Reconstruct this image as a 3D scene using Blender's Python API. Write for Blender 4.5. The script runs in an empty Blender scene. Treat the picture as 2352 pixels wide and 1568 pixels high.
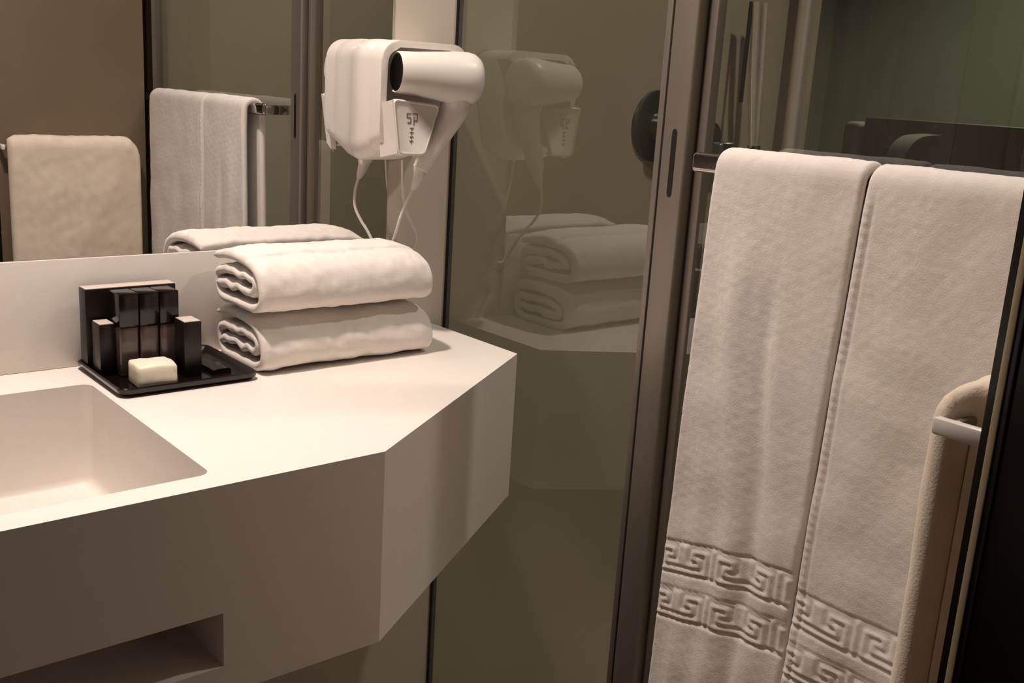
import bpy, bmesh, math, random
import numpy as np
from mathutils import Vector, Matrix

random.seed(4); RNG = np.random.default_rng(4)
SC = bpy.context.scene
COL = SC.collection

# ------------------------------------------------------------------ camera, light, exposure
# metres; z = 0 is the worktop, y = 0 the mirror wall, x = 0 the shower glass
CAM_POS = (-1.1054, -1.4824, 0.4237)
YAW, PITCH, ROLL, FPX = math.radians(40.67), math.radians(13.79), math.radians(3.53), 2382.1
def make_camera():
    f = Vector((math.sin(YAW)*math.cos(PITCH), math.cos(YAW)*math.cos(PITCH), -math.sin(PITCH)))
    r = Vector((math.cos(YAW), -math.sin(YAW), 0)); u = r.cross(f)
    r2 = math.cos(ROLL)*r + math.sin(ROLL)*u; u2 = -math.sin(ROLL)*r + math.cos(ROLL)*u
    cd = bpy.data.cameras.new('camera'); cd.sensor_width = 36; cd.sensor_fit = 'HORIZONTAL'
    cd.lens = FPX/2352*36; cd.clip_start = .02
    co = bpy.data.objects.new('camera', cd); COL.objects.link(co)
    m = Matrix((r2, u2, -f)).transposed().to_4x4(); m.translation = Vector(CAM_POS)
    co.matrix_world = m; SC.camera = co
make_camera()
w = bpy.data.worlds.new('world'); SC.world = w; w.use_nodes = True
w.node_tree.nodes['Background'].inputs[0].default_value = (.02, .016, .012, 1)
w.node_tree.nodes['Background'].inputs[1].default_value = .5
SC.view_settings.view_transform = 'Standard'; SC.view_settings.look = 'None'
SC.view_settings.gamma = 1; SC.view_settings.use_curve_mapping = False
SC.view_settings.exposure = 0.0

CEIL, FLOOR = 1.55, -.95
# counter downlight, then a lamp added to brighten the shower: position, watts, radius, colour
DOWNLIGHT_AND_FILL = [((-.74, -.31), 13.2, .045, (1, .845, .745)), ((.52, -.80), 6.4, .045, (1, .90, .86))]
def area_lamp(x, y, z, watt, r, col):
    l = bpy.data.lights.new('disk_light', 'AREA'); l.shape = 'DISK'; l.size = 2*r
    l.energy = watt; l.color = col; l.spread = math.radians(130)
    o = bpy.data.objects.new('disk_light', l); COL.objects.link(o); o.location = (x, y, z)
    return o
for (xy, wt, r, c) in DOWNLIGHT_AND_FILL: area_lamp(xy[0], xy[1], CEIL-.012, wt, r, c)
area_lamp(2.2, .1, CEIL-.012, 16, .05, (1, .95, .90))           # unseen lamp added to brighten the bedroom beyond the glass partition

# ------------------------------------------------------------------ materials
def lin(c):
    return tuple(((v/255)/12.92 if v/255 <= .04045 else ((v/255+.055)/1.055)**2.4) for v in c)
def mat(name, rgb, rough=.5, metal=0, spec=.5, bump=None, vary=None, sheen=0, coat=0, alpha=None, vscale=(1,1,1)):
    m = bpy.data.materials.new(name); m.use_nodes = True
    nt = m.node_tree; b = nt.nodes['Principled BSDF']
    c = (*lin(rgb), 1)
    b.inputs['Base Color'].default_value = c; b.inputs['Roughness'].default_value = rough
    b.inputs['Metallic'].default_value = metal; b.inputs['Specular IOR Level'].default_value = spec
    b.inputs['Sheen Weight'].default_value = sheen; b.inputs['Coat Weight'].default_value = coat
    tc = nt.nodes.new('ShaderNodeTexCoord')
    mp = nt.nodes.new('ShaderNodeMapping'); mp.inputs['Scale'].default_value = vscale
    nt.links.new(tc.outputs['Object'], mp.inputs['Vector'])
    if vary:
        sc, amt = vary
        n = nt.nodes.new('ShaderNodeTexNoise'); n.inputs['Scale'].default_value = sc; n.inputs['Detail'].default_value = 6
        nt.links.new(mp.outputs[0], n.inputs['Vector'])
        r = nt.nodes.new('ShaderNodeMapRange'); r.inputs['From Min'].default_value = .3; r.inputs['From Max'].default_value = .7
        r.inputs['To Min'].default_value = 1-amt; r.inputs['To Max'].default_value = 1+amt
        nt.links.new(n.outputs['Fac'], r.inputs['Value'])
        mx = nt.nodes.new('ShaderNodeVectorMath'); mx.operation = 'SCALE'
        mx.inputs[0].default_value = c[:3]; nt.links.new(r.outputs[0], mx.inputs['Scale'])
        nt.links.new(mx.outputs[0], b.inputs['Base Color'])
    if bump:
        prev = None
        for sc, st, dist in bump:
            n = nt.nodes.new('ShaderNodeTexNoise'); n.inputs['Scale'].default_value = sc; n.inputs['Detail'].default_value = 3
            nt.links.new(mp.outputs[0], n.inputs['Vector'])
            bp = nt.nodes.new('ShaderNodeBump'); bp.inputs['Strength'].default_value = st; bp.inputs['Distance'].default_value = dist
            nt.links.new(n.outputs['Fac'], bp.inputs['Height'])
            if prev: nt.links.new(prev.outputs[0], bp.inputs['Normal'])
            prev = bp
        nt.links.new(prev.outputs[0], b.inputs['Normal'])
    return m
def glass_mat(name, tint, r0, refl=1.0):
    m = bpy.data.materials.new(name); m.use_nodes = True; nt = m.node_tree; nt.nodes.clear()
    out = nt.nodes.new('ShaderNodeOutputMaterial'); mix = nt.nodes.new('ShaderNodeMixShader')
    tr = nt.nodes.new('ShaderNodeBsdfTransparent'); tr.inputs[0].default_value = (*tint, 1)
    gl = nt.nodes.new('ShaderNodeBsdfGlossy'); gl.inputs['Roughness'].default_value = 0; gl.inputs[0].default_value = (refl,)*3+(1,)
    lw = nt.nodes.new('ShaderNodeLayerWeight'); lw.inputs[0].default_value = .5
    pw = nt.nodes.new('ShaderNodeMath'); pw.operation = 'POWER'; pw.inputs[1].default_value = 5
    ma = nt.nodes.new('ShaderNodeMath'); ma.operation = 'MULTIPLY_ADD'; ma.inputs[1].default_value = 1-r0; ma.inputs[2].default_value = r0
    nt.links.new(lw.outputs['Facing'], pw.inputs[0]); nt.links.new(pw.outputs[0], ma.inputs[0])
    nt.links.new(ma.outputs[0], mix.inputs[0]); nt.links.new(tr.outputs[0], mix.inputs[1]); nt.links.new(gl.outputs[0], mix.inputs[2])
    nt.links.new(mix.outputs[0], out.inputs[0])
    return m
def clear_mat(name, tint):
    m = bpy.data.materials.new(name); m.use_nodes = True; nt = m.node_tree; nt.nodes.clear()
    out = nt.nodes.new('ShaderNodeOutputMaterial'); tr = nt.nodes.new('ShaderNodeBsdfTransparent'); tr.inputs[0].default_value = (*tint, 1)
    nt.links.new(tr.outputs[0], out.inputs[0]); return m
def emit_mat(name, col, s):
    m = bpy.data.materials.new(name); m.use_nodes = True; nt = m.node_tree; nt.nodes.clear()
    out = nt.nodes.new('ShaderNodeOutputMaterial'); e = nt.nodes.new('ShaderNodeEmission')
    e.inputs[0].default_value = (*col, 1); e.inputs[1].default_value = s
    nt.links.new(e.outputs[0], out.inputs[0]); return m

TERRY = [(520, .4, .0010), (110, .18, .0016)]
M = dict(
    solid=mat('solid_surface', (236, 229, 222), .45, vary=(60, .012)),
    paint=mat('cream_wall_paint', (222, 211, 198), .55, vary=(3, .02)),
    stone=mat('shower_stone', (156, 146, 124), .5, vary=(4, .05), bump=[(30, .05, .001)]),
    wing=mat('brown_wall_panel', (122, 107, 85), .45, vary=(5, .06)),
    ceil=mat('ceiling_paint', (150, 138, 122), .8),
    floor=mat('floor_stone', (92, 76, 60), .4, vary=(6, .1)),
    tray=mat('shower_floor_bounce', (224, 214, 198), .5, vary=(6, .06)),
    dark=mat('dark_lacquer', (14, 11, 10), .22, vary=(8, .1)),
    cream_metal=mat('cream_edge_strip', (190, 180, 150), .35, metal=.3),
    alu=mat('satin_aluminium', (156, 148, 138), .46, metal=.75, vary=(25, .05), vscale=(1, 1, .05)),
    chrome=mat('chrome', (205, 200, 195), .12, metal=1, vary=(20, .02)),
    satin=mat('satin_rail', (214, 206, 196), .3, metal=.6, vary=(20, .03)),
    steel=mat('dark_chrome', (112, 116, 114), .26, metal=.9, vary=(30, .08)),
    seal=mat('black_seal', (12, 10, 9), .6),
    towel=mat('white_terry', (236, 228, 221), .95, spec=.1, bump=TERRY, vary=(70, .03), sheen=.15),
    terry_warm=mat('cream_terry', (236, 221, 203), .95, spec=.1, bump=TERRY, vary=(28, .06), sheen=.15),
    plastic=mat('white_plastic', (236, 229, 221), .35, vary=(12, .012)),
    plastic_gap=mat('plastic_joint', (120, 100, 84), .6),
    mouth=mat('black_mouth', (8, 7, 7), .35),
    emblem=mat('grey_print', (152, 136, 124), .5),
    black=mat('black_gloss_plastic', (17, 12, 11), .18, vary=(20, .1)),
    blackcard=mat('black_card', (20, 14, 13), .35, vary=(40, .1)),
    greytop=mat('pale_card_edge', (200, 188, 176), .5),
    smoky=mat('smoky_bottle', (82, 68, 66), .2, coat=.4, vary=(15, .06)),
    soap=mat('wrapped_soap', (242, 235, 216), .45, vary=(45, .05), bump=[(60, .25, .003)]),
    wood=mat('dark_bedroom_panel', (58, 50, 46), .5, vary=(5, .12)),
    olive=mat('bedroom_wall', (120, 120, 102), .8, vary=(3, .05)),
    band=mat('grey_chair_band', (104, 102, 88), .6, vary=(10, .06)),
    mirror=glass_mat('mirror_silver', (0, 0, 0), 1.0, .84),
    glass=glass_mat('shower_glass', (.93, .95, .90), .12),
    clear=clear_mat('shower_glass_inner', (.97, .985, .95)),
    dglass=glass_mat('dark_green_glass', (.48, .53, .46), .045),
    lens=emit_mat('lamp_lens', (1, .82, .62), 6),
)

# ------------------------------------------------------------------ mesh helpers
def finish(name, me, m, parent=None, smooth=True, angle=40):
    o = bpy.data.objects.new(name, me); COL.objects.link(o)
    for mm in (m if isinstance(m, (list, tuple)) else [m]): me.materials.append(mm)
    if smooth:
        me.polygons.foreach_set('use_smooth', [True]*len(me.polygons))
        try: me.set_sharp_from_angle(angle=math.radians(angle))
        except Exception: pass
    if parent:
        o.parent = parent; o.matrix_parent_inverse = Matrix.Translation(-parent.location)
    return o
def from_bm(name, bm, m, parent=None, smooth=True, angle=40):
    bmesh.ops.recalc_face_normals(bm, faces=bm.faces)
    me = bpy.data.meshes.new(name); bm.to_mesh(me); bm.free()
    return finish(name, me, m, parent, smooth, angle)
def add_box(bm, a, b, r=0, seg=2):
    v0 = set(bm.verts)
    g = bmesh.ops.create_cube(bm, size=1)
    vs = g['verts']
    for v in vs: v.co = Vector(((a[i]+b[i])/2 + v.co[i]*(b[i]-a[i]) for i in range(3)))
    if r > 0:
        es = list({e for v in vs for e in v.link_edges})
        bmesh.ops.bevel(bm, geom=es, offset=r, segments=seg, profile=.5, affect='EDGES')
    return [v for v in bm.verts if v not in v0]
def box(name, a, b, m, parent=None, r=0, seg=2, xf=None):
    bm = bmesh.new(); vs = add_box(bm, a, b, r, seg)
    if xf:
        for v in bm.verts: v.co = xf(v.co)
    return from_bm(name, bm, m, parent, smooth=r > 0)
def spline(pts, n):
    P = np.array(pts, float); k = len(P)
    T = np.linspace(0, k-1, n); out = []
    for t in T:
        i = min(int(t), k-2); f = t-i
        p1, p2 = P[i], P[i+1]; p0 = P[i-1] if i else 2*p1-p2; p3 = P[i+2] if i+2 < k else 2*p2-p1
        out.append(.5*((2*p1)+(-p0+p2)*f+(2*p0-5*p1+4*p2-p3)*f*f+(-p0+3*p1-3*p2+p3)*f**3))
    return np.array(out)
def loft(name, rings, m, parent=None, cap=True, closed=True, angle=40):
    bm = bmesh.new(); R = [[bm.verts.new(tuple(p)) for p in r] for r in rings]; k = len(rings[0])
    for a, b in zip(R, R[1:]):
        for i in range(k if closed else k-1):
            j = (i+1) % k; bm.faces.new((a[i], a[j], b[j], b[i]))
    if cap: bm.faces.new(R[0][::-1]); bm.faces.new(R[-1])
    return from_bm(name, bm, m, parent, True, angle)
def tube_rings(pts, rad, seg=12, squash=None):
    P = np.array(pts, float); n = len(P); rr = np.broadcast_to(np.array(rad, float), (n,)) if np.ndim(rad) < 2 else rad
    rings = []; up = None
    for i in range(n):
        t = P[min(i+1, n-1)]-P[max(i-1, 0)]; t /= np.linalg.norm(t)
        if up is None:
            up = np.array([0, 0, 1.]) if abs(t[2]) < .9 else np.array([0, 1., 0])
        a = np.cross(up, t); a /= np.linalg.norm(a); b = np.cross(t, a); up = b
        rings.append([P[i]+rr[i]*(math.cos(2*math.pi*k/seg)*a*(squash or 1)+math.sin(2*math.pi*k/seg)*b) for k in range(seg)])
    return rings
def tube(name, pts, rad, m, parent=None, seg=12, squash=None):
    return loft(name, tube_rings(pts, rad, seg, squash), m, parent)
def disc_lathe(name, prof, center, axis, m, parent=None, seg=40):
    # prof: (distance along axis, radius)
    ax = np.array(axis, float); ax /= np.linalg.norm(ax)
    u = np.cross(ax, [0, 0, 1.] if abs(ax[2]) < .9 else [0, 1., 0]); u /= np.linalg.norm(u); v = np.cross(ax, u)
    c = np.array(center, float)
    rings = [[c+ax*d+r*(math.cos(2*math.pi*k/seg)*u+math.sin(2*math.pi*k/seg)*v) for k in range(seg)] for d, r in prof]
    return loft(name, rings, m, parent, angle=35)
def prism(bm, poly, z0, z1):
    a = [bm.verts.new((x, y, z0)) for x, y in poly]; b = [bm.verts.new((x, y, z1)) for x, y in poly]
    bm.faces.new(a[::-1]); bm.faces.new(b)
    for i in range(len(poly)):
        j = (i+1) % len(poly); bm.faces.new((a[i], a[j], b[j], b[i]))
def empty(name, loc):
    o = bpy.data.objects.new(name, None); COL.objects.link(o); o.location = loc; o.empty_display_size = .05; return o
def tag(o, label, cat, group=None):
    o['label'] = label; o['category'] = cat
    if group: o['group'] = group
    return o
def thing(name, loc, label, cat, group=None): return tag(empty(name, loc), label, cat, group)
def struct(o, label=None):
    o['kind'] = 'structure'
    if label: o['label'] = label
    return o

# ------------------------------------------------------------------ the room
XM, HB = -.132, .156            # right edge and foot of the mirror
XR = 1.04                       # dark glass partition beyond the shower
struct(box('floor', (-2.2, -2.6, FLOOR-.1), (XR+.03, .1, FLOOR), M['floor']), 'dim beige stone floor')
struct(box('floor_shower', (.02, -1.38, FLOOR), (XR, 0, FLOOR+.004), M['tray']), 'pale shower floor, added to bounce light up the wall')  # added pale slab, its bounce lifts the lower shower wall
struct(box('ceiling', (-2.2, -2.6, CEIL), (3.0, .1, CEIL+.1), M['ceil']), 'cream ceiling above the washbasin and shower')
struct(box('wall_back', (-2.2, 0, FLOOR), (0, .1, CEIL), M['paint']), 'cream wall behind the mirror and hair dryer')
struct(box('wall_shower', (0, 0, FLOOR), (XR, .1, CEIL), M['stone']), 'olive beige shower wall seen through the glass')
struct(box('wall_shower_end', (.03, -1.48, FLOOR), (XR, -1.38, CEIL), M['stone']), 'olive beige end wall of the shower')
struct(box('wall_left', (-2.3, -2.6, FLOOR), (-2.2, .1, CEIL), M['paint']), 'unseen cream side wall, lightened to bounce light')  # out of view; cream paint throws bounce light onto the hanging towels
struct(box('wall_rear', (-2.2, -2.7, FLOOR), (XR, -2.6, CEIL), M['wing']), 'brown wall behind the camera')
WY, WX0, WX1 = -1.1935, -.443, -.088
struct(box('wall_front', (WX0, WY-.12, FLOOR), (WX1, WY, CEIL), M['wing'], r=.002), 'brown wall stub facing the mirror beside the doorway')
struct(box('trim_1', (WX0-.006, WY-.122, FLOOR), (WX0, WY+.0015, CEIL), M['dark'], r=.0015), 'black glossy door jamb on the end of the wall stub')
struct(box('trim_2', (WX0-.0075, WY-.0095, FLOOR), (WX0-.006, WY-.0045, CEIL), M['cream_metal'], r=.0008), 'thin pale metal strip along the black jamb')
struct(box('trim_3', (WX0-.0080, WY-.0145, FLOOR), (WX0-.006, WY-.0125, CEIL), M['dark'], r=.0006), 'narrow black bead on the door jamb')
o = box('wall_right', (XR, -2.6, FLOOR), (XR+.012, -.001, CEIL), [M['dglass'], M['clear']])
for pl_ in o.data.polygons: pl_.material_index = 0 if pl_.normal.x < -.9 else 1
struct(o, 'dark green glass partition at the end of the shower')
struct(box('trim_4', (XR-.006, -.006, FLOOR), (XR, 0, CEIL), M['cream_metal']), 'thin pale joint in the shower corner')
# the dim bedroom beyond the partition
struct(box('wall_bedroom', (2.9, -2.6, FLOOR), (3.0, 1.2, CEIL), M['olive']), 'dim olive wall of the room beyond the partition')
struct(box('wall_bedroom_side', (XR+.05, 1.2, FLOOR), (3.0, 1.3, CEIL), M['olive']), 'dim side wall of the room beyond the partition')
struct(box('floor_bedroom', (XR+.03, -2.6, FLOOR-.1), (3.0, 1.3, FLOOR), M['floor']), 'dark floor of the room beyond the partition')

# ------------------------------------------------------------------ mirror
mi = thing('wall_mirror', (-.9, -.003, HB), 'large frameless wall mirror above the white backsplash', 'mirror')
box('mirror_glass', (-1.75, -.004, HB), (XM, -.0005, 1.35), M['mirror'], mi)

# ------------------------------------------------------------------ vanity
A, B = (-.026, -.2415), (-.4636, -.52)
XS, YSF, YSB, XSL = -.6616, -.4836, -.0958, -1.18
XL, TT, HA = -1.75, .022, .2476
va = thing('vanity', (-.9, -.26, 0), 'white washbasin counter with chamfered corner and deep apron', 'vanity')
def rounded_rect(x0, x1, y0, y1, r, n=6):
    pts = []
    for cx, cy, a0 in ((x1-r, y1-r, 0), (x0+r, y1-r, 90), (x0+r, y0+r, 180), (x1-r, y0+r, 270)):
        for k in range(n+1):
            a = math.radians(a0+90*k/n); pts.append((cx+r*math.cos(a), cy+r*math.sin(a)))
    return pts
def worktop():
    bm = bmesh.new()
    outer = [(XL, -.0005), (XL, B[1]), B, A, (A[0], -.0005)]
    hole = rounded_rect(XSL, XS, YSF, YSB, .014)
    es = []
    for loop in (outer, hole):
        vs = [bm.verts.new((x, y, 0)) for x, y in loop]
        es += [bm.edges.new((vs[i], vs[(i+1) % len(vs)])) for i in range(len(vs))]
    bmesh.ops.triangle_fill(bm, use_beauty=True, use_dissolve=False, edges=es)
    g = bmesh.ops.extrude_face_region(bm, geom=list(bm.faces))
    for e in g['geom']:
        if isinstance(e, bmesh.types.BMVert): e.co.z -= TT
    return from_bm('worktop', bm, M['solid'], va, True, 30)
worktop()
def basin():
    DZ = .142
    rings = []
    for z, ins, r in ((-TT+.0005, 0, .014), (-DZ*.6, .001, .014), (-DZ+.012, .002, .015), (-DZ+.0035, .0045, .016), (-DZ, .011, .018)):
        rings.append([(x, y, z) for x, y in rounded_rect(XSL+ins, XS-ins, YSF+ins, YSB-ins, r)])
    # outside skin
    for z, ins, r in ((-DZ-.01, .02, .03), (-DZ+.01, -.012, .03), (-TT-.0005, -.012, .03)):
        rings.append([(x, y, z) for x, y in rounded_rect(XSL+ins, XS-ins, YSF+ins, YSB-ins, r)])
    bm = bmesh.new(); R = [[bm.verts.new(p) for p in r] for r in rings]; k = len(R[0])
    for i, (a, b) in enumerate(zip(R, R[1:])):
        if i == 4: continue
        for q in range(k): bm.faces.new((a[q], a[(q+1) % k], b[(q+1) % k], b[q]))
    bm.faces.new(R[4]); bm.faces.new(R[5])
    for q in range(k): bm.faces.new((R[-1][q], R[-1][(q+1) % k], R[0][(q+1) % k], R[0][q]))
    bs = from_bm('basin', bm, M['solid'], va, True, 50)
    disc_lathe('drain', [(0, .0), (.0, .03), (.003, .029), (.003, .022), (.001, .02), (.001, 0.001)], (-.92, -.29, -DZ), (0, 0, 1), M['chrome'], bs, 32)
basin()
AT = .02
RX0, RX1, RZ0, RZ1 = -1.06, -.666, -.212, -.148
def apron_front():
    bm = bmesh.new()
    y0, y1 = B[1], B[1]+AT
    zt = -TT
    xr = B[0]
    # face pieces around the slot
    for (x0, x1, z0, z1) in ((XL, xr-.0, RZ1, zt), (XL, xr, -HA, RZ0), (XL, RX0, RZ0, RZ1), (RX1, xr, RZ0, RZ1)):
        add_box(bm, (x0, y0, z0), (x1, y1, z1))
    bmesh.ops.remove_doubles(bm, verts=bm.verts, dist=1e-5)
    o = from_bm('apron', bm, M['solid'], va, False)
    # recess behind the slot
    bm = bmesh.new()
    add_box(bm, (RX0-.01, y1, RZ1), (RX1+.01, y1+.1, RZ1+.006)); add_box(bm, (RX0-.01, y1, RZ0-.006), (RX1+.01, y1+.1, RZ0))
    add_box(bm, (RX0-.01, y1, RZ0), (RX0, y1+.1, RZ1)); add_box(bm, (RX1, y1, RZ0), (RX1+.01, y1+.1, RZ1))
    add_box(bm, (RX0-.01, y1+.1, RZ0-.006), (RX1+.01, y1+.106, RZ1+.006))
    from_bm('tissue_recess', bm, M['solid'], o, False)
apron_front()
def apron_side(p, q, name='apron'):
    # vertical slab along p->q, thickness to the inside (left of p->q)
    d = np.array(q)-np.array(p); L = np.linalg.norm(d); d /= L; n = np.array([-d[1], d[0]])
    bm = bmesh.new()
    prism(bm, [tuple(p), tuple(q), tuple(np.array(q)+n*AT), tuple(np.array(p)+n*AT)], -HA, -TT)
    return from_bm(name, bm, M['solid'], va, False)
apron_side(B, A); apron_side(A, (A[0], -.001))
box('backsplash', (XL, -.006, 0.0002), (XM, -.0002, HB-.0005), M['solid'], va, r=.0015)

# ------------------------------------------------------------------ shower enclosure
sp = thing('shower_screen', (0, -.25, FLOOR), 'fixed clear shower glass panel between washbasin and aluminium post', 'shower screen')
def pane(name, y0, y1, z0, z1, parent):
    o = box(name, (0, y0, z0), (.008, y1, z1), [M['glass'], M['clear']], parent)
    for f in o.data.polygons: f.material_index = 0 if f.normal.x < -.9 else 1
    return o
pane('glass_pane', -.489, -.005, FLOOR+.02, 1.3, sp)
box('seal_strip', (-.0015, -.005, FLOOR+.02), (.0095, -.0005, 1.3), M['seal'], sp)
box('bottom_rail', (-.006, -.489, FLOOR), (.014, -.001, FLOOR+.02), M['alu'], sp, r=.002)
po = box('post', (-.012, -.4985, FLOOR), (.018, -.4875, 1.32), M['alu'], sp, r=.0025)
box('gasket', (-.006, -.509, FLOOR), (.014, -.4985, 1.32), M['seal'], sp)
box('post', (-.022, -.553, FLOOR), (.02, -.509, 1.32), M['alu'], sp, r=.004, seg=3)

sd = thing('shower_door', (0, -.95, FLOOR), 'clear glass shower door behind the hanging bath towels', 'shower door')
box('door_stile', (-.004, -.570, FLOOR+.01), (.014, -.5535, 1.3), M['alu'], sd, r=.003)
# long dark finger slot in the door edge
def slot():
    bm = bmesh.new(); pts = []
    yc, h0, h1, w_ = -.531, .292, .379, .0042
    for k in range(9):
        a = math.pi*k/8; pts.append((yc+w_*math.cos(a), h1-w_+w_*math.sin(a)*1.6))
    for k in range(9):
        a = math.pi+math.pi*k/8; pts.append((yc+w_*math.cos(a), h0+w_+w_*math.sin(a)*1.6))
    a = [bm.verts.new((-.0226, y, z)) for y, z in pts]; b = [bm.verts.new((-.0215, y, z)) for y, z in pts]
    bm.faces.new(a); bm.faces.new(b[::-1])
    for i in range(len(pts)): j = (i+1) % len(pts); bm.faces.new((a[i], a[j], b[j], b[i]))
    from_bm('finger_slot', bm, M['seal'], sp, True)
slot()
pane('glass_pane', -1.335, -.570, FLOOR+.02, 1.3, sd)
box('door_stile', (-.012, -1.362, FLOOR+.01), (.018, -1.335, 1.3), M['alu'], sd, r=.003)
box('bottom_rail', (-.006, -1.335, FLOOR+.006), (.014, -.577, FLOOR+.02), M['alu'], sd, r=.002)

# shower fittings on the stone wall
sv = thing('shower_valve', (.523, 0, .36), 'round dark chrome shower valve plate on the beige wall', 'shower valve')
disc_lathe('plate', [(0, .0), (0, .073), (.006, .072), (.009, .066), (.010, .0)], (.523, -.0005, .362), (0, -1, 0), M['steel'], sv, 48)
kn = disc_lathe('knob', [(.01, .0), (.01, .03), (.03, .029), (.05, .027), (.053, .024), (.053, 0)], (.523, -.0005, .362), (0, -1, 0), M['steel'], sv, 36)
box('lever', (.50, -.058, .352), (.580, -.046, .364), M['chrome'], kn, r=.004)
sr = thing('shower_rail', (.92, -.05, .2), 'tall chrome slide rail in the far corner of the shower', 'shower rail')
tube('rail', [(.918, -.05, -.6), (.918, -.05, .9)], .0165, M['satin'], sr, 20)
for z in (-.58, .88):
    tube('bracket', [(.918, -.05, z), (.918, -.0005, z)], .012, M['chrome'], sr, 14)
hs = thing('hand_shower', (.77, -.06, .33), 'slim chrome stick hand shower hanging beside the slide rail', 'hand shower')
for dx in (-.0125, .0125):
    tube('stick', [(.742+dx*1.15, -.062, .625), (.755+dx, -.062, .48), (.770+dx*.5, -.062, .35), (.773+dx*.4, -.062, .32)], [.0085, .0095, .0085, .007], M['satin'], hs, 14)
box('spray_face', (.742-.024, -.058, .42), (.742-.017, -.05, .625), M['seal'], hs, r=.002)
hd = tube('holder', [(.774, -.062, .33), (.774, -.062, .295)], [.014, .016], M['steel'], hs, 16)
tube('holder_arm', [(.774, -.0005, .31), (.774, -.062, .31)], .009, M['steel'], hd, 12)
ou = thing('hose_outlet', (.70, -.0005, .325), 'small dark wall outlet for the shower hose', 'hose outlet')
disc_lathe('plate', [(0, 0), (0, .030), (.008, .029), (.008, 0)], (.696, -.0005, .345), (0, -1, 0), M['steel'], ou, 28)
box('elbow', (.685, -.045, .29), (.735, -.008, .335), M['steel'], ou, r=.008, seg=3)
hp = spline([(.735, -.03, .31), (.70, -.06, .05), (.672, -.05, -.3), (.665, -.05, -.46), (.685, -.055, -.55), (.73, -.055, -.585), (.78, -.06, -.5), (.80, -.062, -.1), (.776, -.062, .28)], 70)
tag(tube('shower_hose', hp, .006, M['steel'], None, 10), 'thin dark shower hose looping down behind the towels', 'hose')
dr = thing('shower_drain', (.75, -.03, FLOOR+.004), 'narrow metal linear drain on the shower floor', 'drain')
box('grate', (.645, -.045, FLOOR+.004), (.90, -.02, FLOOR+.009), M['chrome'], dr, r=.002)

# furniture in the dim room beyond the partition
hb = thing('headboard', (1.7, 0, FLOOR), 'dark padded panel dimly seen through the green glass', 'headboard')
box('panel', (1.64, -1.0, FLOOR), (1.70, .215, .40), M['wood'], hb, r=.008)
box('side_frame', (1.62, .215, FLOOR), (1.70, .272, .385), M['olive'], hb, r=.02, seg=4)
ch = thing('chair', (1.5, 0, FLOOR), 'chair with a curved grey armrest in front of the dark panel', 'chair')
def ribbon():
    pts = spline([(1.44, .0, .02), (1.445, .0, .22), (1.47, .0, .31), (1.52, -.005, .352), (1.60, -.02, .362)], 24)
    rings = []
    for i, q in enumerate(pts):
        t = pts[min(i+1, 23)]-pts[max(i-1, 0)]; n = np.array([-t[2], 0, t[0]]); n /= np.linalg.norm(n)
        w0 = .055
        rings.append([q+np.array([0, w0/2, 0])+n*.004, q-np.array([0, w0/2, 0])+n*.004, q-np.array([0, w0/2, 0])-n*.004, q+np.array([0, w0/2, 0])-n*.004])
    loft('armrest', rings, M['band'], ch)
ribbon()
box('seat', (1.42, -.50, -.46), (1.62, .03, -.38), M['wood'], ch, r=.015, seg=3)
for (x, y) in ((1.44, 0), (1.60, 0), (1.44, -.47), (1.60, -.47)): tube('leg', [(x, y, FLOOR), (x, y, -.455)], .014, M['wood'], ch, 10)
tube('arm_post', [(1.44, 0, -.4), (1.44, 0, .03)], .012, M['band'], ch, 10)

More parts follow.
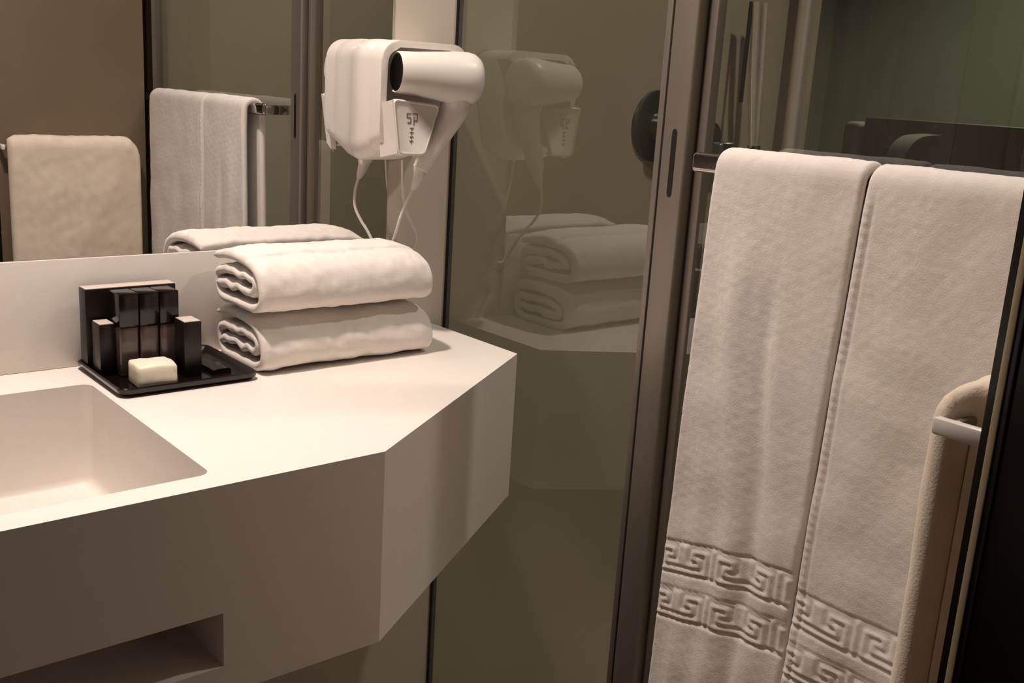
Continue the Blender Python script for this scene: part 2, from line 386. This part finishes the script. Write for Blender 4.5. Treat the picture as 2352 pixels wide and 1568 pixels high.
# ------------------------------------------------------------------ towels: sheets with real thickness
def wav(seed, n, fmin, fmax):
    r = np.random.default_rng(seed)
    ang = r.uniform(0, 2*np.pi, n); fr = r.uniform(fmin, fmax, n); ph = r.uniform(0, 2*np.pi, n); am = r.uniform(.5, 1, n)/math.sqrt(n)
    kx, ky = np.cos(ang)*fr, np.sin(ang)*fr
    return lambda u, v: sum(a*np.sin(2*np.pi*(x*u+y*v)+p) for a, x, y, p in zip(am, kx, ky, ph))
def resample(P, step):
    P = np.array(P, float); d = np.r_[0, np.cumsum(np.linalg.norm(np.diff(P, axis=0), axis=1))]
    if np.isscalar(step): s = np.linspace(0, d[-1], max(3, int(d[-1]/step)+1))
    else: s = step
    return np.stack([np.interp(s, d, P[:, i]) for i in range(2)], 1), s
def sheet(name, prof, u, thick, to3d, m, parent=None, dout=None, warp=None, endround=True):
    """prof: (N,2) centreline in the fold plane; u: (M,) positions along the fold; outline = outer + inner side."""
    N, Mn = len(prof), len(u)
    t = np.gradient(prof, axis=0); t /= np.linalg.norm(t, axis=1)[:, None]
    nrm = -np.stack([-t[:, 1], t[:, 0]], 1)
    s = np.r_[0, np.cumsum(np.linalg.norm(np.diff(prof, axis=0), axis=1))]
    th = np.full(N, thick/2)
    e = np.minimum(s, s[-1]-s); rr = thick/2
    th = th*np.sqrt(np.clip(1-(1-np.clip(e/rr, 0, 1))**2, .08, 1))
    du = np.minimum(u-u[0], u[-1]-u)
    eu = np.sqrt(np.clip(1-(1-np.clip(du/rr, 0, 1))**2, .06, 1)) if endround else np.ones(Mn)
    V = np.zeros((Mn, 2*N, 3))
    U = np.repeat(u[:, None], N, 1); SS = np.repeat(s[None], Mn, 0)
    P = np.repeat(prof[None], Mn, 0)
    if warp is not None: P = P+warp(U, SS, P)
    uo = U
    T = th[None]*eu[:, None]
    D = dout(U, SS) if dout is not None else 0
    outer = P+nrm[None]*(T+D*eu[:, None])[..., None]; inner = P-nrm[None]*T[..., None]
    V[:, :N] = to3d(uo, outer); V[:, N:] = to3d(uo, inner)[:, ::-1]
    K = 2*N
    idx = np.arange(Mn*K).reshape(Mn, K)
    a = idx[:-1]; b = idx[1:]
    q = np.stack([a, np.roll(a, -1, 1), np.roll(b, -1, 1), b], -1).reshape(-1, 4)
    caps = []
    for row, flip in ((idx[0], 0), (idx[-1], 1)):
        for i in range(N-1):
            f = (row[i], row[K-1-i], row[K-2-i], row[i+1])
            caps.append(f[::-1] if flip else f)
    F = np.concatenate([q, np.array(caps)])
    me = bpy.data.meshes.new(name)
    me.vertices.add(Mn*K); me.vertices.foreach_set('co', V.reshape(-1).astype(np.float32))
    me.loops.add(F.size); me.loops.foreach_set('vertex_index', F.reshape(-1).astype(np.int32))
    me.polygons.add(len(F)); me.polygons.foreach_set('loop_start', np.arange(0, F.size, 4, dtype=np.int32))
    me.update(calc_edges=True); me.validate()
    bm = bmesh.new(); bm.from_mesh(me); bmesh.ops.recalc_face_normals(bm, faces=bm.faces); bm.to_mesh(me); bm.free()
    return finish(name, me, m, parent, True, 75)

# folded towels on the worktop (spiral fold, seen end-on at the left)
def folded(label, name, z0, H, x0, x1, yf, yb, seed, hem, thick=.0125):
    W_ = yb-yf
    def p(a, b): return (yf+a*W_, z0+b*H)
    t2 = thick/2/H
    b0, b1, b2, b3 = t2+.005, .37, .63, 1-t2
    ctrl = [p(.93, b1-.02), p(.6, b1+.02), p(.36, b1-.01), p(.22, b1+.03), p(.165, .50), p(.22, b2-.03), p(.4, b2+.01), p(.65, b2-.01), p(.86, b2-.02),
            p(.945, b2-.10), p(.955, .38), p(.92, b0+.10), p(.82, b0), p(.6, b0), p(.35, b0), p(.2, b0+.01), p(.105, b0+.06), p(.045, .26), p(.035, .44), p(.075, .64), p(.165, b3-.125), p(.31, b3-.04), p(.52, b3), p(.75, b3-.01), p(.93, b3-.06), p(.985, b3-.10)]
    # the wrap runs clockwise seen from the left, so the outside of the sheet is the left normal of the reversed path
    P = spline(ctrl[::-1], 900); prof, s = resample(P, .0028)
    L = s[-1]
    u = np.unique(np.r_[np.linspace(x0, x0+.008, 7), np.arange(x0+.008, x1-.008, .004), np.linspace(x1-.008, x1, 7)])
    n1, n2, n3 = wav(seed, 10, 4, 16), wav(seed+7, 12, 25, 60), wav(seed+13, 8, 3, 10)
    def dout(U, S):
        d = .0016*n1(U, S)+.0007*n2(U, S)
        if hem is not None:
            hs_ = hem+.004*n3(U, S*0)
            d = d-.0038*np.exp(-((S-hs_)/.0024)**2)+.0022*(S < hs_)*np.clip((S-.02)/.03, 0, 1)
        return d
    def warp(U, S, Pq):
        q = np.zeros_like(Pq)
        inner = np.clip((S-.33)/.1, 0, 1)
        q[..., 1] = .004*inner*n3(U*1.5, S*4)
        q[..., 0] = .004*inner*n1(U, S*.6)
        e = np.clip(1-(x1-U)/.05, 0, 1)**2; el = np.clip(1-(U-x0)/.03, 0, 1)**2
        hz = (Pq[..., 1]-z0)/H
        q[..., 1] -= (.013*e+.003*el)*hz*H/.084
        q[..., 0] += .010*e*np.clip(.5-(Pq[..., 0]-yf)/W_, 0, 1)
        return q
    def to3d(U, Q): return np.stack([U, Q[..., 0], Q[..., 1]], -1)
    o = sheet(name, prof, u, thick, to3d, M['towel'], None, dout, warp)
    return tag(o, label, 'towel', 'folded towels on the worktop')
folded('white folded towel at the bottom of the stack on the counter', 'folded_towel', .0008, .083, -.447, -.146, -.176, -.022, 21, None, .0145)
folded('white rolled-fold towel on top of the stack, with a hem line across it', 'folded_towel', .0868, .0835, -.452, -.153, -.180, -.024, 5, .104, .0145)

# hanging bath towels over the rail on the shower door
KEY = ["111111111", "100000001", "101111101", "101000101", "101011101", "101010001", "101011111", "101000000", "101111111", "000000000"]
KB = np.array([[int(c) for c in r] for r in KEY], float)
def key_relief(uu, vv, cell):
    # uu along the band, vv 0..1 across it, both arrays; bilinear lookup
    k = KB.shape; x = (uu/cell) % 1*k[1]*1.0; y = np.clip(vv, 0, .999)*(k[0]-1)
    flip = (np.floor(uu/cell).astype(int) % 2) == 1
    x = np.where(flip, k[1]-x, x)
    x = np.clip(x, 0, k[1]-1.001); i, j = y.astype(int), x.astype(int); fy, fx = y-i, x-j
    sm = lambda f: np.clip((f-.2)/.6, 0, 1)
    fx, fy = sm(fx), sm(fy)
    j2 = np.minimum(j+1, k[1]-1); i2 = np.minimum(i+1, k[0]-1)
    return (KB[i, j]*(1-fx)+KB[i, j2]*fx)*(1-fy)+(KB[i2, j]*(1-fx)+KB[i2, j2]*fx)*fy
RAILX, RAILZ = -.055, .344
def hanging(label, y0, y1, zbot, zback, xf, zb, seed, folds, thick=.0135, hem_side=None, lean=0.0):
    """y0 > y1: far and near edge; zb(y): height of the top of the key band"""
    r0 = .0205
    ctrl = [(RAILX+.020, zback), (RAILX+.021, .1), (RAILX+.021, .26), (RAILX+.0205, RAILZ)]
    for k in range(1, 12):
        a = math.pi*k/12; ctrl.append((RAILX+.0205*math.cos(a), RAILZ-.002+.0185*math.sin(a)))
    ctrl += [(RAILX-.0205, RAILZ-.004), (RAILX-.0215, RAILZ-.05), (RAILX-.0215, .2), (RAILX-.021, .0), (RAILX-.02, -.3), (RAILX-.02, zbot)]
    P = np.array(ctrl)
    Pr, s = resample(P, .0025); prof = Pr
    # coarser on the back
    arc0 = np.interp(0, [0], [0])
    keep = np.ones(len(prof), bool); back = (prof[:, 0] > RAILX) & (prof[:, 1] < RAILZ-.02)
    keep[back & (np.arange(len(prof)) % 6 != 0)] = False; keep[0] = True
    prof = prof[keep]
    s = np.r_[0, np.cumsum(np.linalg.norm(np.diff(prof, axis=0), axis=1))]
    fr0 = s[np.argmax(prof[:, 0] < RAILX-.02)]
    W_ = y0-y1
    u = np.unique(np.r_[np.linspace(0, .008, 7), np.arange(.008, W_-.008, .0025), np.linspace(W_-.008, W_, 7)])
    n1, n2, n3 = wav(seed, 14, 5, 16), wav(seed+3, 40, 30, 110), wav(seed+5, 8, 2, 6)
    zc = np.interp
    def front(S): return np.clip((S-fr0)/.03, 0, 1)
    def dout(U, S):
        zz = RAILZ-(S-fr0)                      # height on the front layer
        fr = front(S)
        grow = np.clip((RAILZ-zz)/.25, 0, 1)
        d = .0010*n1(U, S)+.00022*n2(U, S)
        for (c, w_, a, top) in folds:            # soft vertical ridges
            d = d+a*np.exp(-((U-c-.03*n3(U*0+.1, S*.6)*w_/.02)/w_)**2)*fr*np.clip((top-zz)/.12, 0, 1)
        d = d+.0022*grow*n3(U*1.5, S*1.6)*fr
        b = zb(y0-U); v1 = (b-zz)/.045; v2 = (b-.067-zz)/.045
        line = lambda c, w_: np.exp(-((zz-(b-c))/w_)**2)
        inb1, inb2 = (v1 > 0) & (v1 < 1), (v2 > 0) & (v2 < 1)
        rel = np.where(inb1, -.0016+.0026*key_relief(U+.013, v1, .05), 0)+np.where(inb2, -.0016+.0026*key_relief(U+.013, v2, .05), 0)
        rel = rel-.003*line(0, .0022)-.002*line(.045, .002)-.002*line(.067, .002)-.0026*line(.112, .0022)
        d = d+rel*fr
        if hem_side:                              # stitched selvedge along one edge
            e = (U if hem_side < 0 else W_-U)
            d = d+(-.0022*np.exp(-((e-.014)/.0016)**2)+.0008*(e < .012)+.0003*np.sin(2*np.pi*S/.011)*(np.abs(e-.007) < .004))*fr
        return d
    def warp(U, S, Pq):
        q = np.zeros_like(Pq); fr = front(S)
        dist = np.clip(S-fr0, 0, 2)
        q[..., 0] -= xf*fr*np.clip(dist/.5, 0, 1)
        return q
    def to3d(U, Q):
        z = Q[..., 1]
        return np.stack([Q[..., 0], y0-U+lean*np.clip(RAILZ-z, 0, 2), z], -1)
    o = sheet('bath_towel', prof, u, thick, to3d, M['towel'], None, dout, warp)
    # keep the outer side towards the room
    return tag(o, label, 'towel', 'bath towels on the shower door rail')
hanging('white bath towel hanging on the shower door rail, nearer the aluminium post', -.652, -.858, -.62, -.20, .004,
        lambda y: np.interp(-y, [.64, .69, .744, .79, .84], [-.161, -.149, -.136, -.130, -.124]), 31,
        [(.085, .022, .007, .30), (.035, .02, .004, .1), (.125, .012, -.004, .27), (.15, .02, .004, .2)], hem_side=None, lean=.03)
hanging('white bath towel hanging on the shower door rail, nearer the black door jamb', -.8625, -1.182, -.66, -.22, .006,
        lambda y: -.1405+0*y, 47, [(.10, .05, .004, .25), (.20, .03, .004, .2)], hem_side=-1, lean=.03)
tr = thing('towel_rail', (RAILX, -.9, RAILZ), 'flat metal towel rail on the shower door carrying two bath towels', 'towel rail')
box('bar', (RAILX-.007, -1.26, RAILZ-.0125), (RAILX+.007, -.598, RAILZ+.0125), M['chrome'], tr, r=.0055, seg=4)
for y in (-.606, -1.25):
    box('bracket', (RAILX, y-.009, RAILZ-.0105), (-.0005, y+.009, RAILZ+.0105), M['chrome'], tr, r=.003)

# hand towel on the rail of the wall stub
RY, RZ = WY+.0245, .216
def hand_towel():
    x0, x1 = WX0+.014, -.118
    t = .0235
    ctrl = [(RY-.0116, -.22), (RY-.0116, .0), (RY-.0116, .12), (RY-.0118, .19), (RY-.012, RZ)]
    for k in range(1, 10):
        a = math.pi*k/10; ctrl.append((RY-.012*math.cos(a), RZ+.017*math.sin(a)))
    ctrl += [(RY+.012, RZ), (RY+.0122, .18), (RY+.0122, .12), (RY+.0122, .0), (RY+.013, -.2), (RY+.014, -.34)]
    prof, s = resample(np.array(ctrl), .006)
    W_ = x1-x0
    u = np.unique(np.r_[np.linspace(0, .013, 9), np.arange(.013, W_-.013, .006), np.linspace(W_-.013, W_, 9)])
    n1, n2 = wav(61, 10, 4, 12), wav(67, 12, 20, 45)
    top = .235
    def to3d(U, Q):
        z = Q[..., 1]
        # round the far upper corner
        c = np.clip((U-(W_-.04))/.04, 0, 1); z = z-.034*c**2.4*np.clip((z-.1)/.12, 0, 1)
        bf = np.clip((RY+.006-Q[..., 0])/.014, 0, 1)
        return np.stack([x0+U+.022*bf*(1-U/W_), Q[..., 0], z], -1)
    o = sheet('hand_towel', prof[::-1], u, t, to3d, M['terry_warm'], None, lambda U, S: .0016*n1(U, S)+.0006*n2(U, S))
    tag(o, 'cream hand towel folded over the short rail on the brown wall stub', 'towel')
hand_towel()
hr = thing('towel_rail', (-.27, WY, RZ), 'short pale towel rail on the brown wall stub by the black jamb', 'towel rail')
box('bar', (WX0+.004, RY-.003, RZ-.006), (-.128, RY+.003, RZ+.006), M['alu'], hr, r=.002)
box('bracket', (WX0+.001, WY+.0003, RZ-.0062), (WX0+.010, RY+.014, RZ+.0062), M['plastic'], hr, r=.0025)
box('bracket', (-.142, WY+.0003, RZ-.006), (-.131, RY+.003, RZ+.006), M['plastic'], hr, r=.0025)

# ------------------------------------------------------------------ hair dryer and its wall holder
ho = thing('hair_dryer_holder', (-.115, 0, .39), 'white wall holder box with a front pocket for the hair dryer', 'dryer holder')
def housing():
    x0, x1, z0, z1 = -.206, -.040, .292, .483
    def ring(y, ins, r, drop=0):
        return [(x, y, z) for x, z in rounded_rect(x0+ins, x1-ins, z0+ins+drop, z1-ins, r, 8)]
    rings = [ring(-.0005, .004, .03), ring(-.003, .0, .032), ring(-.03, -.001, .033), ring(-.058, .0, .033), ring(-.060, .002, .031)]
    def shape(q):                       # lower right side and the underside taper
        x, y, z = q
        t = min(max((.385-z)/.093, 0), 1); x = x0+(x-x0)*(1-.38*t*t)
        sy = min(max((-y-.015)/.075, 0), 1); w_ = min(max((.37-z)/.078, 0), 1)
        return (x, y, z+.032*sy*w_)
    rings = [[shape(q) for q in r] for r in rings]
    hb_ = loft('housing', rings, M['plastic'], ho, angle=60)
    # raised front shell: an open C round the recess where the dryer lies
    pts = []
    def arc(cx, cz, r, a0, a1, n=8):
        for k in range(n+1):
            a = math.radians(a0+(a1-a0)*k/n); pts.append((cx+r*math.cos(a), cz+r*math.sin(a)))
    arc(x1-.03, z1-.03, .03, 30, 90); arc(x0+.033, z1-.033, .033, 90, 180); arc(x0+.033, z0+.033, .033, 180, 270); arc(x1-.055, z0+.03, .03, 270, 330)
    arc(x1-.061, z0+.034, .022, 330, 270, 5); arc(x0+.036, z0+.043, .025, 270, 180, 5); arc(x0+.034, z1-.036, .025, 180, 90, 5); arc(x1-.036, z1-.032, .022, 90, 30, 5)
    bm = bmesh.new()
    f = [bm.verts.new((x, -.089, z)) for x, z in pts]; k_ = [bm.verts.new((x, -.057, z)) for x, z in pts]
    bm.faces.new(f); bm.faces.new(k_[::-1])
    for i in range(len(pts)): j = (i+1) % len(pts); bm.faces.new((f[i], f[j], k_[j], k_[i]))
    es = [e for e in bm.edges if all(v.co.y < -.088 for v in e.verts)]
    bmesh.ops.bevel(bm, geom=es, offset=.0032, segments=3, profile=.5, affect='EDGES')
    for v in bm.verts: v.co = Vector(shape(v.co))
    from_bm('front_shell', bm, M['plastic'], ho, True, 50)
    loft('back_joint', [[shape(q) for q in ring(y, -.0008, .032)] for y in (-.0004, -.0016)], M['plastic_gap'], ho)
housing()
def pocket():
    # tapered front plate with rounded corners
    fr = [(-.199, .395), (-.109, .388), (-.135, .308), (-.187, .309)]
    def rpoly(poly, r, n=5):
        out = []; k = len(poly)
        for i in range(k):
            p0, p1, p2 = map(np.array, (poly[i-1], poly[i], poly[(i+1) % k]))
            a = (p0-p1)/np.linalg.norm(p0-p1); b = (p2-p1)/np.linalg.norm(p2-p1)
            s_, e = p1+a*r, p1+b*r
            for q in range(n+1):
                f = q/n; out.append(tuple((1-f)**2*s_+2*f*(1-f)*p1+f*f*e))
        return out
    def scaled(poly, d):
        c = np.mean(poly, 0); return [tuple(np.array(p)+(c-np.array(p))/np.linalg.norm(c-np.array(p))*d) for p in poly]
    yf = lambda z: -.146-.0*(z-.35)
    outer = rpoly(fr, .010); mid = rpoly(scaled(fr, .004), .009)
    rings = [[(x, -.107, z) for x, z in outer], [(x, -.1125, z) for x, z in outer], [(x, -.1145, z) for x, z in rpoly(scaled(fr, .002), .009)], [(x, -.1145, z) for x, z in mid], [(x, -.1132, z) for x, z in rpoly(scaled(fr, .0055), .008)]]
    pk = loft('pocket', rings, M['plastic'], ho, angle=50)
    # left cheek and floor of the pocket reach back to the box
    bm = bmesh.new()
    a = [(-.1995, -.1125, .393), (-.192, -.112, .39), (-.196, -.080, .384), (-.2055, -.080, .385)]
    b = [(-.1875, -.1125, .312), (-.180, -.112, .312), (-.188, -.080, .303), (-.1975, -.080, .303)]
    va_ = [bm.verts.new(q) for q in a]; vb_ = [bm.verts.new(q) for q in b]
    bm.faces.new(va_); bm.faces.new(vb_[::-1])
    for i in range(4): j = (i+1) % 4; bm.faces.new((va_[i], va_[j], vb_[j], vb_[i]))
    from_bm('pocket_cheek', bm, M['plastic'], pk, True)
    box('pocket_floor', (-.184, -.1115, .3085), (-.152, -.080, .3135), M['plastic'], pk, r=.002)
    # grey printed emblem and the small lettering column under it
    bm = bmesh.new()
    yp0, yp1 = -.1136, -.1130
    def st(x0, z0, x1, z1, w_=.0021):
        d = Vector((x1-x0, 0, z1-z0)); L = d.length; d /= L; n = Vector((-d.z, 0, d.x))*w_/2
        c = [Vector((x0, 0, z0))+n, Vector((x1, 0, z1))+n, Vector((x1, 0, z1))-n, Vector((x0, 0, z0))-n]
        f = [bm.verts.new((q.x, yp0, q.z)) for q in c]; k = [bm.verts.new((q.x, yp1, q.z)) for q in c]
        bm.faces.new(f); bm.faces.new(k[::-1])
        for i in range(4): j = (i+1) % 4; bm.faces.new((f[i], f[j], k[j], k[i]))
    ex, ez = -.163, .365
    st(ex-.009, ez+.008, ex-.002, ez+.008); st(ex-.009, ez+.008, ex-.009, ez+.002); st(ex-.009, ez+.002, ex-.002, ez+.002)
    st(ex-.002, ez+.002, ex-.002, ez-.006); st(ex-.002, ez-.006, ex-.008, ez-.006)
    st(ex+.001, ez+.008, ex+.010, ez+.008); st(ex+.010, ez+.008, ex+.010, ez-.003); st(ex+.010, ez-.003, ex+.004, ez-.003); st(ex+.004, ez+.003, ex+.004, ez-.009)
    for k in range(4):
        z = ez-.014-k*.0066
        st(ex-.003, z, ex+.004, z, .0013); st(ex+.0005, z, ex+.0005, z-.004, .0013)
    from_bm('emblem', bm, M['emblem'], pk, False)['label'] = 'small grey emblem over a column of tiny lettering'
pocket()
hdry = thing('hair_dryer', (-.13, -.13, .43), 'white hair dryer lying in the pocket of its wall holder', 'hair dryer')
m0, m1 = np.array([-.182, -.0935, .4345]), np.array([-.044, -.122, .4300])
axd = (m1-m0)/np.linalg.norm(m1-m0); LB = np.linalg.norm(m1-m0)
body = disc_lathe('barrel', [(.006, .0), (.006, .0285), (.0, .0292), (-.0008, .0305), (.002, .0318), (.03, .0335), (.07, .0375), (LB-.04, .0410), (LB-.022, .0415), (LB-.012, .040), (LB-.004, .035), (LB, .026), (LB+.001, .0)], m0, axd, M['plastic'], hdry, 48)
mo = disc_lathe('nozzle', [(.001, .0), (.0012, .0284), (.0052, .028), (.0052, .0)], m0, axd, M['mouth'], body, 40)
hpath = spline([m1-axd*.036+np.array([0, 0, -.010]), (-.077, -.108, .385), (-.094, -.099, .345), (-.115, -.091, .305), (-.126, -.0885, .284)], 24)
hrad = np.interp(np.linspace(0, 1, 24), [0, .2, .5, .85, 1], [.031, .027, .0205, .0165, .0145])
tube('handle', hpath, hrad, M['plastic'], hdry, 24, squash=.85)
tube('strain_relief', spline([(-.1245, -.0888, .288), (-.128, -.0885, .274), (-.134, -.088, .260), (-.138, -.0875, .252)], 12), np.linspace(.0125, .0035, 12), M['plastic'], hdry, 16)
cpath = spline([(-.1375, -.0875, .254), (-.1465, -.083, .232), (-.1515, -.074, .206), (-.1480, -.060, .184), (-.1435, -.046, .168), (-.1405, -.030, .148), (-.137, -.016, .125), (-.122, -.011, .104), (-.100, -.011, .112), (-.079, -.013, .146), (-.080, -.017, .166), (-.094, -.021, .188), (-.1085, -.024, .213), (-.117, -.027, .248), (-.121, -.029, .294)], 110)
tube('cord', cpath, .0026, M['plastic'], hdry, 10)

# ------------------------------------------------------------------ amenity tray
ty = thing('amenity_tray', (-.55, -.09, .001), 'glossy black amenity tray on the counter beside the basin', 'tray')
TX0, TX1, TY0, TY1 = -.652, -.457, -.186, -.010
def tray():
    def ring(ins, z, r): return [(x, y, z) for x, y in rounded_rect(TX0+ins, TX1-ins, TY0+ins, TY1-ins, r, 6)]
    rings = [ring(.006, .0006, .010), ring(.0, .006, .014), ring(-.001, .0115, .015), ring(.0015, .013, .014), ring(.004, .0115, .013), ring(.009, .0055, .010)]
    bm = bmesh.new(); R = [[bm.verts.new(p_) for p_ in r] for r in rings]; k = len(R[0])
    for a, b in zip(R, R[1:]):
        for i in range(k): bm.faces.new((a[i], a[(i+1) % k], b[(i+1) % k], b[i]))
    bm.faces.new(R[0][::-1]); bm.faces.new(R[-1])
    from_bm('dish', bm, M['black'], ty, True, 40)
tray()
TZ = .0058
def rot_about(cx, cy, a):
    ca, sa = math.cos(a), math.sin(a)
    return lambda v: Vector((cx+(v.x-cx)*ca-(v.y-cy)*sa, cy+(v.x-cx)*sa+(v.y-cy)*ca, v.z))
def carton(name, x0, x1, y0, y1, z1, label, cat, a=0):
    t = thing(name, ((x0+x1)/2, (y0+y1)/2, TZ), label, cat)
    xf = rot_about((x0+x1)/2, (y0+y1)/2, math.radians(a))
    box('body', (x0, y0, TZ), (x1, y1, z1), M['blackcard'], t, r=.0012, xf=xf)
    box('top', (x0+.001, y0+.001, z1-.0002), (x1-.001, y1-.001, z1+.0012), M['greytop'], t, r=.0005, xf=xf)
    return t
carton('amenity_carton', -.648, -.520, -.048, -.022, .1185, 'tall wide black carton with a pale top at the back of the tray', 'carton')
carton('amenity_carton', -.645, -.624, -.092, -.062, .078, 'small narrow black carton at the left end of the tray', 'carton')
carton('amenity_carton', -.549, -.524, -.146, -.112, .0835, 'black carton with pale top right of the smoky bottles', 'carton')
bx = [-.6235, -.5955, -.5675]
blab = ['smoky square bottle with black cap, leftmost of the three on the tray', 'smoky square bottle with black cap, middle of the three on the tray', 'smoky square bottle with black cap, rightmost of the three on the tray']
for i, x in enumerate(bx):
    t = thing('amenity_bottle', (x+.013, -.09, TZ), blab[i], 'bottle', 'square bottles on the amenity tray')
    bo = box('bottle_body', (x+.0008, -.1075, TZ), (x+.0265, -.072, .0755), M['smoky'], t, r=.003, seg=3)
    box('cap', (x, -.1085, .0757), (x+.0272, -.071, .1215), M['black'], t, r=.0018)
def soap():
    x0, x1, y0, y1 = -.622, -.570, -.176, -.128
    bm = bmesh.new(); add_box(bm, (x0, y0, TZ), (x1, y1, .0365), .0035, 2)
    bmesh.ops.subdivide_edges(bm, edges=[e for e in bm.edges if e.calc_length() > .012], cuts=3, use_grid_fill=True)
    n = wav(77, 8, 15, 45)
    for v in bm.verts:
        v.co.z += (.0014*float(n(v.co.x, v.co.y*1.0)))*(v.co.z > .02)
        v.co.y += .001*float(n(v.co.z, v.co.x))
    xf = rot_about((x0+x1)/2, (y0+y1)/2, math.radians(-3))
    for v in bm.verts: v.co = xf(v.co)
    o = from_bm('soap_bar', bm, M['soap'], None, True, 60)
    tag(o, 'cream wrapped bar of soap at the front of the black tray', 'soap')
soap()
# black curved comb packet lying on the right of the tray
cp = spline([(-.523, -.070, 0), (-.506, -.088, 0), (-.497, -.116, 0), (-.496, -.150, 0)], 20)
rings = []
for i, q in enumerate(cp):
    t = cp[min(i+1, 19)]-cp[max(i-1, 0)]; n = np.array([-t[1], t[0], 0]); n /= np.linalg.norm(n); w_ = .014
    z = TZ+.0002; h = .007
    rings.append([q+n*w_+[0, 0, z], q+n*w_*.9+[0, 0, z+h*.8], q+n*w_*.55+[0, 0, z+h], q-n*w_*.55+[0, 0, z+h], q-n*w_*.9+[0, 0, z+h*.8], q-n*w_+[0, 0, z]])
tag(loft('comb_case', rings, M['black']), 'curved glossy black case lying at the right of the tray', 'case')

# ------------------------------------------------------------------ ceiling fittings: counter downlight and added shower fill
dl = ['downlight above the washbasin counter', 'light added to brighten the shower']
for (xy, wt, r, c), lb in zip(DOWNLIGHT_AND_FILL, dl):
    f = thing('ceiling_fitting', (xy[0], xy[1], CEIL), 'round recessed ceiling '+lb, 'downlight', 'ceiling downlights')
    disc_lathe('trim_ring', [(0, r+.001), (0, r+.02), (.004, r+.019), (.006, r+.004), (.004, r+.001)], (xy[0], xy[1], CEIL-.0005), (0, 0, -1), M['alu'], f, 40)
    disc_lathe('lens', [(0, 0), (0, r), (.003, r), (.003, 0)], (xy[0], xy[1], CEIL-.0005), (0, 0, -1), M['lens'], f, 32)
